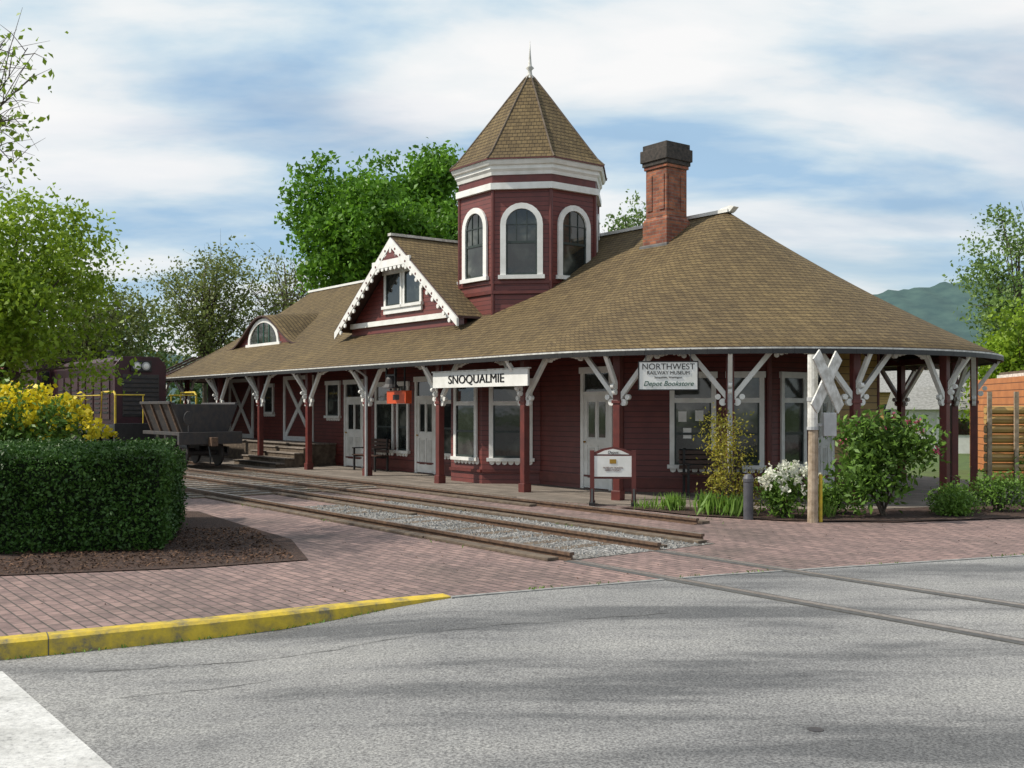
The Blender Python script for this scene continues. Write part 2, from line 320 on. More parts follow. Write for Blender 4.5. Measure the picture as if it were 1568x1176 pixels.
for x in xs: vs+=[(x,edge_y(x)+.02,road_z(x)),(x,-60,road_z(x))]
for i in range(len(xs)-1): fs.append((2*i,2*i+1,2*i+3,2*i+2))
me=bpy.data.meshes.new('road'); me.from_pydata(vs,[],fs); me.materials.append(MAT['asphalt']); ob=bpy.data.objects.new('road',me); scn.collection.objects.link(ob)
bm=bmesh.new(); bm.from_mesh(me); bmesh.ops.recalc_face_normals(bm,faces=bm.faces)
if bm.faces[0].normal.z<0: bmesh.ops.reverse_faces(bm,faces=bm.faces)
bm.to_mesh(me); bm.free()
m=MB(); m.prism(EDGE+[(60,31),(22,19.8),(9,19),(6,24),(-6,34),(-45,34),(-45,-5)],-.155,0,'brick_paving'); m.obj('brick_pavement')
# kerb
m=MB(); cp=[(-30,-5.2),(-12,3.9),(-3.9,8.0),(-2.52,8.75),(-1.12,9.65),(-.59,9.95)]
fine=[]
for (a,b) in zip(cp,cp[1:]):
    n=max(2,int(math.dist(a,b)/.3)); fine+= [(a[0]+(b[0]-a[0])*i/n,a[1]+(b[1]-a[1])*i/n) for i in range(n)]
fine.append(cp[-1]); rows=[]
for i,(x,y) in enumerate(fine):
    a=fine[max(i-2,0)]; b=fine[min(i+2,len(fine)-1)]; d=Vector((b[0]-a[0],b[1]-a[1])).normalized(); nx,ny=d.y,-d.x
    taper=min(1,(len(fine)-1-i)/5); hgt=.006+.012*taper; rz=-.155; j=random.uniform(-.006,.006)
    rows.append([(x+nx*o,y+ny*o,z) for o,z in ((-.16,rz),(-.16,hgt),(-.02+j,hgt),(.015+j,hgt-.02*taper-.003),(.045,rz))])
vs=[p for r in rows for p in r]; fs=[(5*i+k,5*i+k+1,5*i+6+k,5*i+5+k) for i in range(len(rows)-1) for k in range(4)]+[(0,1,2,3,4),tuple(range(5*len(rows)-5,5*len(rows)))]
m.add(vs,fs,'yellow_kerb')
m.obj('kerb')
m=MB()
for i in range(8,len(rows)-3,9):
    a=rows[i]; d=Vector((fine[i+1][0]-fine[i][0],fine[i+1][1]-fine[i][1])).normalized()*.008
    q=[(p[0]+.0,p[1],p[2]+.003) for p in a[1:4]]+[(a[4][0]+.003,a[4][1]-.004,a[4][2]),]
    q[2]=(q[2][0]+.003,q[2][1]-.004,q[2][2])
    m.add(q+[(p[0]+d.x,p[1]+d.y,p[2]) for p in q],[(k,k+1,k+5,k+4) for k in range(3)],'black_seam')
e_=[(-.59,9.95),(2.2,11.25),(6.25,12.75),(14,15.3),(60,29)]
for a,b in zip(e_,e_[1:]):
    l=math.dist(a,b); d=((b[0]-a[0])/l,(b[1]-a[1])/l); m.fbox(a,d,0,l,-.0,.055,-.05,.0055,'stone_grey')
m.obj('kerb_joints',recalc=False)
def up(x0,y0,x1,y1,w,name,mat,dz=.004):
    d=Vector((x1-x0,y1-y0)).normalized(); nx,ny=-d.y*w,d.x*w; N_=24; vs=[];fs=[]
    for i in range(N_+1):
        f=i/N_; x=x0+(x1-x0)*f; y=y0+(y1-y0)*f; vs+=[(x,y,road_z(x)+dz),(x+nx,y+ny,road_z(x+nx)+dz)]
    fs=[(2*i,2*i+2,2*i+3,2*i+1) for i in range(N_)]
    me=bpy.data.meshes.new(name); me.from_pydata(vs,[],fs); me.materials.append(MAT[mat]); o=bpy.data.objects.new(name,me); scn.collection.objects.link(o)
up(-.6,3.6,-3.72,7.62,.6,'road_marking','road_paint')
def crack(pts,w,name='tar_seam'):
    m=MB(); vs=[]; P=[]
    for a,b in zip(pts,pts[1:]):
        n=14; P+=[(a[0]+(b[0]-a[0])*i/n+random.gauss(0,.012),a[1]+(b[1]-a[1])*i/n+random.gauss(0,.014)) for i in range(n)]
    for i,(x,y) in enumerate(P):
        ww=w*random.uniform(.2,1.3); vs+=[(x,y-ww,road_z(x)+.005),(x,y+ww,road_z(x)+.005)]
    m.add(vs,[(2*i,2*i+2,2*i+3,2*i+1) for i in range(len(P)-1)],'black_seam'); m.obj(name,recalc=False)
crack([(-3.1,7.6),(-1.6,8.0),(0,8.7),(1.5,9.2)],.006); crack([(-2.6,6.9),(-1.6,7.3)],.005)
m=MB(); m.lathe((1.7,5.85,-.004),[(.0,.004),(.04,.004),(.045,.003),(.045,0)],16,'steel_dark'); m.obj('utility_cover')
sheet('mulch_bed',[(-2.4,12.3),(-3.0,14.2),(-3.9,15.6),(-5.4,18),(-14,20),(-22,24),(-22,8),(-12,8.6),(-5.6,11.1),(-3.5,11.7)],.012,'mulch')
# ------------------------------------------------------------ tracks (building frame)
sheet('track_bed',[(-60,-6.6),(-5.6,-6.6),(-5.6,-1.0),(-60,-1.0)],.004,'gravel',BO,BR)
sheet('gravel_bed',[(-2.7,-5.55),(5.3,-5.55),(5.3,-3.1),(-2.7,-3.1)],.005,'gravel',BO,BR)
m=MB()
def rail(v,u0,u1,z,emb):
    if emb:
        m.box(u0,u1,v-.038,v+.038,z-.05,z,'rail_top'); 
    else:
        m.box(u0,u1,v-.07,v+.07,.0,.012,'rust_rail'); m.box(u0,u1,v-.012,v+.012,.012,.06,'rust_rail'); m.box(u0,u1,v-.036,v+.036,.06,.095,'rust_rail'); m.box(u0,u1,v-.028,v+.028,.095,.099,'rail_top')
rail(-1.6,-70,3.6,0,False); rail(-3.02,-70,5.0,0,False)
for v in (-4.15,-5.6): rail(v,-70,5.3,0,False); rail(v,5.3,60,.008,True)
track=empty('railway_track',BO,BR); m.obj('rails',track)
m=MB()
for v in (-1.6,-3.02,-4.15,-5.6):
    sgn=1 if v in (-1.6,-4.15) else -1; ue=3.6 if v==-1.6 else 5.25
    for s_ in (1,-1):
        u=-5.6
        while u<ue-.3:
            if s_==-sgn and not(-5.6<=u<-2.7): u+=2.7; continue
            L_=min(2.68,ue-u); c_=v+s_*.19; j=random.uniform(-.012,.012)
            m.box(u,u+L_,c_-.085+j,c_+.085+j,.0015,.032+random.uniform(0,.012),'timber'); u+=2.7
for u in np.arange(-40,-5.8,.6):
    for c_ in (-2.31,-4.87): m.box(u,u+.24,c_-1.25,c_+1.25,-.02,.018+random.uniform(0,.006),'timber')
for u in np.arange(-2.5,5.2,.62): m.box(u,u+.22,-5.5,-4.25,-.02,.008+random.uniform(-.005,.002),'timber')
m.obj('sleepers',track,bevel=.006)
m=MB()
for v in (-4.15,-5.6):
    m.box(5.3,60,v-.13,v-.043,-.02,.0062,'black_seam'); m.box(5.3,60,v+.043,v+.07,-.02,.0062,'black_seam')
m.obj('flangeways',track)
NS=3000; pu=rng.uniform(-2.7,5.3,NS); pv=rng.uniform(-5.5,-3.1,NS)
m=MB()
for p0_,p1_ in zip(pu,pv):
    if abs(p1_+4.15)<.1: continue
    r=random.uniform(.01,.028); a=random.uniform(0,6); m.add([(p0_+r*math.cos(a+k*2.1)*random.uniform(.8,1.3),p1_+r*math.sin(a+k*2.1),.004) for k in range(3)]+[(p0_+random.uniform(-.4,.4)*r,p1_,.006+r*random.uniform(.6,1.3))],[(0,1,3),(1,2,3),(2,0,3)],'stone_grey')
m.obj('ballast_stones',loc=BO,rot=BR)
# ------------------------------------------------------------ DEPOT
D=empty('railway_depot',BO,BR)
CU,CV,RE=-1.8,5.3,5.8; LU,LA=-23.3,3.5
def rz(f): return 2.9+3.5*(.82*f+.18*f*f)
NF=14
F=[i/NF for i in range(NF+1)]
def arcR(f,n=48): 
    r=RE*(1-f)+.02; return [(CU+r*math.cos(R(-90+180*i/n)),CV+r*math.sin(R(-90+180*i/n)),rz(f)) for i in range(n+1)]
def arcL(f,n=24):
    r=RE*(1-f)+.02; a=LA*(1-f)+.02; return [(LU-a*math.cos(R(90-180*i/n)),CV+r*math.sin(R(90-180*i/n)),rz(f)) for i in range(n+1)]
patch('roof_front',[[(LU+(CU-LU)*j/24,CV-RE*(1-f)-.02,rz(f)) for j in range(25)] for f in F],'shingles',D,.09)
patch('roof_end_right',[arcR(f) for f in F],'shingles',D,.09,True)
patch('roof_back',[[(CU+(LU-CU)*j/24,CV+RE*(1-f)+.02,rz(f)) for j in range(25)] for f in F],'shingles',D,.09)
patch('roof_end_left',[arcL(f) for f in F],'shingles',D,.09,True)
m=MB()
m.box(LU-.1,CU+.1,CV-.12,CV+.12,6.37,6.45,'white_paint'); m.fprism((CU-.35,CV),(1,0),[(0,6.42),(.5,6.38),(.62,6.48),(.5,6.52),(.3,6.49)],-.09,.09,'white_paint')
m.obj('ridge_cap',D)
m=MB()
per=[(LU,CV-RE)]+[( LU+(CU-LU)*j/10,CV-RE) for j in range(1,10)]+[(p[0],p[1]) for p in arcR(0)]+[(CU+(LU-CU)*j/10,CV+RE) for j in range(1,10)]+[(p[0],p[1]) for p in arcL(0)]
for i in range(len(per)):
    a=per[i]; b=per[(i+1)%len(per)]; l=math.dist(a,b)
    if l<.01: continue
    d=((b[0]-a[0])/l,(b[1]-a[1])/l); m.fbox(a,d,0,l,.025,.06,2.77,2.855,'black_paint'); m.fbox(a,d,0,l,.025,.05,2.858,2.888,'white_old')
m.obj('eave_fascia',D)
posts=[((u,0.0),(1,0)) for u in (-25.2,-22.6,-19.5,-16.2,-12.85,-9.45,-6.0,-2.75)]
for ph in (-72,-48.5,-23,3,28,52,76): posts.append(((CU+5.3*math.cos(R(ph)),CV+5.3*math.sin(R(ph))),(-math.sin(R(ph)),math.cos(R(ph)))))
for u in (-6,-12,-18,-23): posts.append(((u,10.6),(-1,0)))
m=MB(); wb=MB()
for k,(p,d) in enumerate(posts):
    m.fbox(p,d,-.075,.075,-.075,.075,0,2.86,'red_paint'); m.fbox(p,d,-.1,.1,-.1,.1,0,.2,'red_paint'); m.fbox(p,d,-.095,.095,-.095,.095,1.88,1.95,'red_paint')
    for s_ in (1,-1):
        wb.fprism(p,d,[(s_*.08,1.95),(s_*.08,2.1),(s_*.68,2.84),(s_*.8,2.84)],-.045,.045,'white_paint')
        for (a,z,r) in ((.13,1.9,.07),(.22,2.0,.055),(.84,2.77,.05),(.93,2.81,.05),(1.02,2.825,.045),(1.11,2.835,.04)):
            wb.disc(p,d,s_*a,z,r,-.04-.002*s_,.04,'white_paint',10)
    o=(d[1],-d[0])
    wb.fprism(p,o,[(.08,2.15),(.08,2.3),(.42,2.78),(.52,2.78)],-.04,.04,'white_paint')
    for (a,z,r) in ((.13,2.1,.06),(.21,2.21,.05)): wb.disc(p,o,a,z,r,-.035,.035,'white_paint',10)
    m.fprism(p,o,[(-1.6,3.72),(-1.6,3.58),(.45,2.72),(.45,2.84)],-.05,.05,'soffit')
m.obj('posts',D,bevel=.01); wb.obj('brackets',D,bevel=.006)
m=MB(); m.box(-26,CU,-.09,.09,2.865,3.02,'red_paint')
n=30
for i in range(n):
    a=R(-90+180*i/n); b=R(-90+180*(i+1)/n); pa=(CU+5.3*math.cos(a),CV+5.3*math.sin(a)); l=2*5.3*math.sin((b-a)/2); am=(a+b)/2; d=(-math.sin(am),math.cos(am))
    m.fbox(pa,d,0,l,-.09,.09,2.865,3.02,'red_paint')
for u in np.arange(-26.5,-1.8,.8): m.fprism((u,0),(0,-1),[(-1.7,3.86),(-1.7,3.78),(.45,2.75),(.45,2.8)],-.03,.03,'soffit')
m.obj('beam_and_rafters',D)
wall=[(-25,1.7),(-1.6,1.7),(.66,3.76),(.66,7.6),(-1.6,9.6),(-25,9.6)]
m=MB(); m.prism(wall,.0,3.7,'red_siding')
bay=[(-7.55,1.69),(-6.6,.72),(-5.3,.72),(-4.32,1.69)]; m.prism(bay,0,3.45,'red_siding'); m.obj('walls',D)
m=MB(); m.fbox((.66,3.76),(0,1),2.2,3.84,.004,.03,.6,3.4,'tan_siding'); m.obj('sunlit_end_panel',D)  # tan panel paints the sunlight on this stretch of end-wall siding
wi=MB()
def window(p,d,a0,a1,z0,z1,tr=None,cols=1,rows=2,fw=.1,frame='white_paint',sill=True):
    wi.fbox(p,d,a0,a0+fw,.005,.05,z0,z1,frame); wi.fbox(p,d,a1-fw,a1,.005,.05,z0,z1,frame)
    wi.fbox(p,d,a0-.03,a1+.03,.005,.075,z1,z1+.13,frame); wi.fbox(p,d,a0-.05,a1+.05,.005,.1,z0-.08,z0,frame)
    wi.fbox(p,d,a0+fw,a1-fw,.004,.014,z0,z1,'glass')
    if tr: wi.fbox(p,d,a0+fw,a1-fw,.016,.045,tr-.05,tr+.05,frame); zt=tr-.05
    else: zt=z1
    A_,B_=a0+fw,a1-fw
    for i in range(1,rows): z=z0+(zt-z0)*i/rows; wi.fbox(p,d,A_,B_,.016,.035,z-.025,z+.025,'black_green')
    wi.fbox(p,d,A_,A_+.035,.0155,.03,z0,zt,'black_green'); wi.fbox(p,d,B_-.035,B_,.0155,.03,z0,zt,'black_green'); wi.fbox(p,d,A_+.035,B_-.035,.0155,.029,z0,z0+.05,'black_green')
    for i in range(1,cols): a=a0+fw+(a1-a0-2*fw)*i/cols; wi.fbox(p,d,a-.015,a+.015,.0165,.033,z0,zt,'black_green')
    if sill:
        a=a0
        while a<a1-.05: wi.disc(p,d,a+.07,z0-.1,.065,.006,.04,frame); a+=.15
def door(p,d,a0,a1,z0,zd,z1):
    fw=.1; f='white_paint'
    wi.fbox(p,d,a0,a0+fw,.005,.06,z0,z1,f); wi.fbox(p,d,a1-fw,a1,.005,.06,z0,z1,f); wi.fbox(p,d,a0-.03,a1+.03,.005,.08,z1,z1+.14,f)
    wi.fbox(p,d,a0+fw,a1-fw,.005,.055,zd,zd+.07,f); wi.fbox(p,d,a0+fw,a1-fw,.004,.014,zd+.07,z1,'glass')
    A,B_=a0+fw,a1-fw; wi.fbox(p,d,A,B_,.004,.02,z0+.02,zd,'door_white')
    st=.11
    for (x0,x1,y0,y1) in ((A,A+st,z0+.02,zd),(B_-st,B_,z0+.02,zd)): wi.fbox(p,d,x0,x1,.021,.04,y0,y1,'door_white')
    for (y0,y1) in ((z0+.02,z0+.24),(z0+.95,z0+1.1),(zd-.13,zd)): wi.fbox(p,d,A+st,B_-st,.021,.039,y0,y1,'door_white')
    mid=(A+B_)/2; wi.fbox(p,d,mid-.04,mid+.04,.021,.0385,z0+.24,z0+.95,'door_white'); wi.fbox(p,d,mid-.035,mid+.035,.021,.0385,z0+1.1,zd-.13,'door_white')
    for (x0,x1) in ((A+st,mid-.04),(mid+.04,B_-st)):
        wi.fbox(p,d,x0+.03,x1-.03,.0205,.028,z0+1.13,zd-.16,'glass'); wi.fbox(p,d,x0+.04,x1-.04,.0205,.03,z0+.3,z0+.9,'door_shade')
    wi.lathe(wi.fP(p,d,A+.05,.07,z0+1.02),[(.0,-.02),(.03,-.01),(.03,.02),(0,.03)],8,'gold')
P0=(0,1.7); dx=(1,0)
door(P0,dx,-2.85,-1.83,.02,2.08,2.55)
door(P0,dx,-9.75,-8.7,.02,2.05,2.5); door(P0,dx,-13.8,-12.6,.02,2.05,2.5)
window(P0,dx,-11.95,-10.9,.6,2.4,1.95); window(P0,dx,-10.75,-10.1,.6,2.4,1.95); window(P0,dx,-8.5,-7.75,.6,2.4,1.95)
window(P0,dx,-15,-14.1,1.55,2.5); window(P0,dx,-19.7,-18.9,1.65,2.5)
for a0,a1 in ((-18.1,-15.9),(-22.8,-20.6)):
    z0,z1=.7,2.85
    for q in ((a0,a0+.13,z0,z1),(a1-.13,a1,z0,z1),(a0+.13,a1-.13,z1-.13,z1),(a0+.13,a1-.13,z0,z0+.15)): wi.fbox(P0,dx,q[0],q[1],.005,.05,q[2],q[3],'white_paint')
    zz0,zz1=z0+.15,z1-.13; A,B_=a0+.13,a1-.13; w=.1
    wi.fprism(P0,dx,[(A,zz0),(A+w*1.3,zz0),(B_,zz1-w),(B_,zz1),(B_-w*1.3,zz1),(A,zz0+w)],.006,.035,'white_paint')
    wi.fprism(P0,dx,[(B_,zz0),(B_-w*1.3,zz0),(A,zz1-w),(A,zz1),(A+w*1.3,zz1),(B_,zz0+w)],.0085,.038,'white_paint')
window((-6.6,.72),dx,.17,1.13,.62,2.35,1.9)
dl=(.98,.97); l=math.hypot(*dl); window((-5.3,.72),(dl[0]/l,dl[1]/l),.17,1.2,.62,2.35,1.9)
dl=(.95,-.97); l=math.hypot(*dl); window((-7.55,1.69),(dl[0]/l,dl[1]/l),.2,1.1,.62,2.35,1.9)
for (p,d,l) in (((-6.6,.72),dx,1.3),((-5.3,.72),(.711,.703),1.38),((-7.55,1.69),(.7,-.714),1.36)): wi.fbox(p,d,0,l,.003,.05,.28,.34,'red_paint')
l=math.hypot(2.26,2.06); dC=(2.26/l,2.06/l)
window((-1.6,1.7),dC,1.02,1.98,.6,2.42,1.95); window((-1.6,1.7),dC,2.2,2.96,.6,2.42,1.95)
window((.66,3.76),(0,1),.35,1.2,.6,2.42,1.95); door((.66,3.76),(0,1),1.3,2.15,.02,2.05,2.5)
for a,z in ((1.2,1.5),(1.55,1.52),(1.3,1.15)): wi.fbox((-1.6,1.7),dC,a,a+.17,.0145,.0155,z,z+.22,'door_white')
wi.obj('windows_and_doors',D)
m=MB()
for p,d,l in (((-25,1.7),dx,23.4),((-1.6,1.7),dC,3.06),((.66,3.76),(0,1),3.84)): m.fbox(p,d,0,l,.003,.03,.1,.3,'red_paint'); m.fbox(p,d,0,l,.031,.05,.28,.32,'red_paint')
for p in ((-1.6,1.7),(.66,3.76),(.66,7.6)): m.prism([(p[0]+.06*math.cos(q),p[1]+.06*math.sin(q)) for q in np.arange(8)*.785],0,3.6,'red_paint')
m.obj('wall_trim',D)
m=MB(); m.tube([(-9.3,-.12,.0),(-9.3,-.12,2.6),(-9.3,-.42,2.8)],.04,8,'galv')
a=R(-48.5); m.tube([(CU+5.42*math.cos(a),CV+5.42*math.sin(a),0),(CU+5.42*math.cos(a),CV+5.42*math.sin(a),2.6),(CU+5.8*math.cos(a),CV+5.8*math.sin(a),2.8)],.045,8,'galv')
m.obj('downspouts',D)
# ---- tower
TC=(-7.0,3.5); TR=1.9
def octo(r): return [(TC[0]+r*math.cos(R(22.5+45*k)),TC[1]+r*math.sin(R(22.5+45*k))) for k in range(8)]
m=MB(); m.prism(octo(TR),3.0,7.22,'red_siding'); m.lathe((TC[0],TC[1],0),[(TR+.05,4.62),(TR+.05,4.7)],8,'red_paint',R(22.5))
for x,y in octo(TR-.01): m.prism([(x+.05*math.cos(q),y+.05*math.sin(q)) for q in np.arange(8)*.785],3.0,7.2,'red_paint')
m.lathe((TC[0],TC[1],0),[(TR+.03,4.87),(TR+.03,4.94)],8,'red_paint',R(22.5))
m.obj('tower_walls',D)
m=MB(); c0=(TC[0],TC[1],0)
m.lathe(c0,[(TR+.06,7.2),(TR+.1,7.2),(TR+.1,7.36),(TR+.06,7.36)],8,'white_paint',R(22.5)); m.lathe(c0,[(TR+.02,7.361),(TR+.02,7.56)],8,'red_paint',R(22.5))
m.lathe(c0,[(TR+.05,7.561),(TR+.07,7.64),(TR+.12,7.7),(TR+.12,7.78),(TR+.18,7.8),(TR+.22,7.88),(TR+.22,7.93)],8,'white_paint',R(22.5)); m.obj('tower_cornice',D)
prof=[(TR+.26,7.94),(TR+.06,8.12),(TR-.16,8.4),(TR-.7,9.1),(TR-1.28,9.86),(.14,10.47),(.03,10.57)]
for k in range(8):
    a0=R(22.5+45*k); a1=R(67.5+45*k); rows=[]
    for r,z in prof:
        A_=Vector((TC[0]+r*math.cos(a0),TC[1]+r*math.sin(a0),z)); B2=Vector((TC[0]+r*math.cos(a1),TC[1]+r*math.sin(a1),z)); rows.append([A_,A_.lerp(B2,.5),B2])
    patch('tower_roof_%d'%k,rows,'shingles',D,.03,bot='red_paint')
m=MB()
for k in range(8):
    a=R(22.5+45*k); m.tube([(TC[0]+r*math.cos(a),TC[1]+r*math.sin(a),z+.008) for r,z in prof],.024,5,'timber')
m.obj('tower_hips',D)
m=MB(); m.lathe((TC[0],TC[1],10.4),[(.15,0),(.12,.1),(.06,.2),(.05,.3),(.11,.36),(.05,.42),(.035,.6),(.02,.8),(.006,1.08)],12,'white_old'); m.obj('finial',D,smooth=True)
m=MB(); ap=TR*math.cos(R(22.5))
def arch(w,z0,zs,off,n=12):
    h=w/2+off; return [(-h,z0)]+[(-h*math.cos(math.pi*i/n),zs+h*math.sin(math.pi*i/n)) for i in range(n+1)]+[(h,z0)]
for k in range(8):
    a=R(45*k); o=(math.cos(a),math.sin(a)); d=(-o[1],o[0]); p=(TC[0]+o[0]*ap,TC[1]+o[1]*ap)
    W_=.78; z0,zs=5.08,6.33; w2=W_/2
    inn=arch(W_,z0,zs,0); out=arch(W_,z0,zs,.14)
    for i in range(len(inn)-1):
        m.fprism(p,d,[inn[i],out[i],out[i+1],inn[i+1]],.006,.06,'white_paint')
    m.fbox(p,d,-.58,.58,.006,.1,z0-.1,z0-.001,'white_paint'); m.fprism(p,d,inn,.003,.012,'glass')
    m.fbox(p,d,-w2,w2,.014,.035,5.86,5.92,'black_green')
    m.fbox(p,d,-w2,-w2+.04,.0145,.033,z0,zs,'black_green'); m.fbox(p,d,w2-.04,w2,.0145,.033,z0,zs,'black_green'); m.fbox(p,d,-.35,.35,.0145,.033,z0,z0+.05,'black_green')
    for x in (-.13,.13): m.fbox(p,d,x-.01,x+.01,.0146,.03,5.92,6.66,'black_green')
    m.fbox(p,d,-.35,.35,.0148,.029,6.32,6.34,'black_green')
m.obj('tower_windows',D)
# ---- gable dormer
GU=-9.85; GH=3.1; GV=.95; ZA,ZF=6.47,4.15
for s_,nm in ((-1,'gable_roof_left'),(1,'gable_roof_right')):
    rows=[[(GU+s_*(GH+.12)*(1-f),GV+(5.3-GV)*j/6,ZF-.08+(ZA-ZF+.08)*f) for j in range(7)] for f in (0,.25,.5,.75,1)]
    if s_==-1: rows=[r[::-1] for r in rows]
    patch(nm,rows,'shingles',D,.05)
m=MB(); g=(GU,1.35)
m.fprism(g,dx,[(-GH+.2,3.7),(GH-.2,3.7),(GH-.2,ZF),(0,ZA-.15),(-GH+.2,ZF)],-.1,0,'red_siding')
gm=(GU,GV)
th=.2
for s_ in (1,-1):
    m.fprism(gm,dx,[(0,ZA-.06),(s_*(GH+.1),ZF-.14),(s_*(GH+.1),ZF-.14-th),(0,ZA-.06-th*1.25)],-.03,.03+.002*s_,'white_paint')
    for i in range(1,12):
        f=i/12; a=s_*GH*f; z=ZA-.19-(ZA-ZF)*f-.02; m.disc(gm,dx,a,z,.034,.034,.038,'red_paint')
        m.disc(gm,dx,a,z-.15,.06,-.02,.02,'white_paint',10)
m.fbox(gm,dx,-.98,.98,-.028,.026,5.62,5.82,'white_paint')
for i in range(9): m.disc(gm,dx,-.88+i*.22,5.6,.075,-.02,.02,'white_paint',10)
m.fprism(gm,dx,[(-.42,5.82),(.42,5.82),(0,6.1)],-.02,.02,'red_siding'); m.fbox(gm,dx,-.05,.05,-.024,.024,6.0,6.3,'white_paint')
m.fbox(g,dx,-GH+.25,GH-.25,.004,.09,4.1,4.24,'white_paint'); 
m.obj('gable_front',D)
wi=MB(); window(g,dx,-.98,-.02,4.62,5.5,None,1,1,sill=False); window(g,dx,.02,.98,4.62,5.5,None,1,1,sill=False); wi.fbox(g,dx,-.98,.98,.006,.06,4.40,4.54,'white_paint'); wi.obj('gable_windows',D)
m=MB(); m.box(GU-.08,GU+.08,GV-.05,5.3,ZA-.02,ZA+.05,'white_old'); m.obj('gable_ridge',D)
# ---- eyebrow dormer
EU=-19.3; hw=3.0; rows=[]
def eh(x): return 1.08*(.5+.5*math.cos(math.pi*min(abs(x)/hw,1)))**1.15
for j in range(9):
    v=1.35+3.4*j/8; rows.append([(EU+x,v,3.9+eh(x)*(1+.04*j)) for x in np.linspace(-hw,hw,33)])
patch('eyebrow_roof',rows,'shingles',D,.06,True)
m=MB(); e0=(EU,1.5)
m.fprism(e0,dx,[(-hw,3.6)]+[(x,3.86+eh(x)) for x in np.linspace(-hw,hw,25)]+[(hw,3.6)],-.05,0,'red_siding')
n=14; io=[(-1.12*math.cos(math.pi*i/n),4.02+.72*math.sin(math.pi*i/n)) for i in range(n+1)]; oo=[(-1.27*math.cos(math.pi*i/n),4.02+.86*math.sin(math.pi*i/n)) for i in range(n+1)]
for i in range(n): m.fprism(e0,dx,[io[i],oo[i],oo[i+1],io[i+1]],.004,.05,'white_paint')
m.fbox(e0,dx,-1.4,1.4,.004,.08,3.92,4.019,'white_paint'); m.fprism(e0,dx,io,.002,.012,'glass')
for a in (-.45,0,.45): m.fbox(e0,dx,a-.02,a+.02,.013,.03,4.02,4.02+.72*math.sqrt(1-(a/1.12)**2),'sign_green')
m.obj('eyebrow_window',D)
# ---- chimney
m=MB(); cx,cy=-3.1,4.6
def cbx(h,z0,z1,mt): m.box(cx-h,cx+h,cy-h,cy+h,z0,z1,mt)
cbx(.4,5.0,6.25,'chimney_brick'); m.lathe((cx,cy,0),[(.4*1.414,6.25),(.345*1.414,6.35)],4,'chimney_brick',R(45)); cbx(.345,6.35,7.5,'chimney_brick')
for s_ in (-1,1):
    for t_ in (-.2,.2):
        m.box(cx+t_-.08,cx+t_+.08,cy+s_*.345-.025,cy+s_*.345+.025,6.5,7.35,'chimney_brick'); m.box(cx+s_*.345-.025,cx+s_*.345+.025,cy+t_-.08,cy+t_+.08,6.5,7.35,'chimney_brick')
cbx(.38,7.5,7.58,'chimney_brick'); cbx(.41,7.58,7.68,'chimney_soot'); cbx(.445,7.68,7.97,'chimney_soot'); cbx(.4,7.97,8.1,'chimney_soot'); m.box(cx-.46,cx+.46,cy-.46,cy+.46,5.5,5.68,'lead')
m.obj('chimney',D,bevel=.012)
# ---- platform, dock, steps
m=MB(); pl=[(-30,-.95),(CU,-.95)]+[(CU+6.25*math.cos(R(q)),CV+6.25*math.sin(R(q))) for q in range(-84,91,6)]+[(CU,11.5),(-30,11.5)]
m.prism(pl,-.1,.014,'deck_boards'); m.box(-30,CU,-1.1,-.955,-.05,.03,'timber'); m.obj('platform',D)
m=MB(); m.box(-26,-14.4,.75,1.69,.0,.66,'timber')
for i in range(4): m.box(-17.2,-14.1,.75-.3*(i+1),.75-.3*i-.005,.0,.55-.145*i,'timber'); m.box(-17.25,-14.05,.75-.3*(i+1)-.03,.75-.3*i-.03,.55-.145*i,.585-.145*i,'deck_boards')
m.box(-26,-14.35,.7,1.69,.66,.7,'deck_boards'); m.obj('loading_dock',D,bevel=.006)
# ------------------------------------------------------------ signs
def text(body,size,loc,rot,mat,parent,ext=.004,align='CENTER',sx=1,shear=0):
    c=bpy.data.curves.new(body[:8],'FONT'); c.body=body; c.size=size; c.extrude=ext; c.align_x=align; c.align_y='CENTER'; c.shear=shear
    c.materials.append(MAT[mat]); o=bpy.data.objects.new('lettering',c); scn.collection.objects.link(o); o.location=loc; o.rotation_euler=rot; o.scale=(sx,1,1); o.parent=parent; return o
S=empty('station_name_sign',BO,BR); m=MB()
m.box(-5.75,-2.2,-.36,-.31,2.25,2.6,'white_paint'); m.box(-5.8,-2.15,-.37,-.30,2.6,2.63,'white_old')
for u in (-5.4,-2.9): m.box(u-.012,u+.012,-.345,-.325,2.63,2.88,'black_paint')
m.obj('board',S)
for dx_ in (0,.007,-.007): text('SNOQUALMIE',.27,(-4.05+dx_,-.366,2.42),(R(90),0,0),'ink',S,.003,sx=1.25)
S=empty('museum_sign',(2.82,18.86,0),R(-4)); m=MB()
m.box(-.52,.52,-.02,.02,2.13,2.62,'white_paint')
for q in ((-.535,.535,2.62,2.64),(-.535,.535,2.11,2.13),(-.54,-.52,2.13,2.62),(.52,.54,2.13,2.62)): m.box(q[0],q[1],-.03,.03,q[2],q[3],'ink')
for u in (-.4,.4): m.box(u-.008,u+.008,-.008,.008,2.64,2.86,'black_paint')
m.obj('board',S)
text('NORTHWEST',.155,(0,-.024,2.535),(R(90),0,0),'ink',S,.003,sx=1.0); text('RAILWAY MUSEUM',.09,(0,-.024,2.425),(R(90),0,0),'ink',S,.003,sx=1.0)
text('Snoqualmie, Washington',.05,(0,-.024,2.345),(R(90),0,0),'ink',S,.003); text('Depot Bookstore',.125,(0,-.024,2.23),(R(90),0,0),'sign_green',S,.003,shear=.3)
S=empty('information_sign',(1.85,19.15,0.014),R(-6)); m=MB()
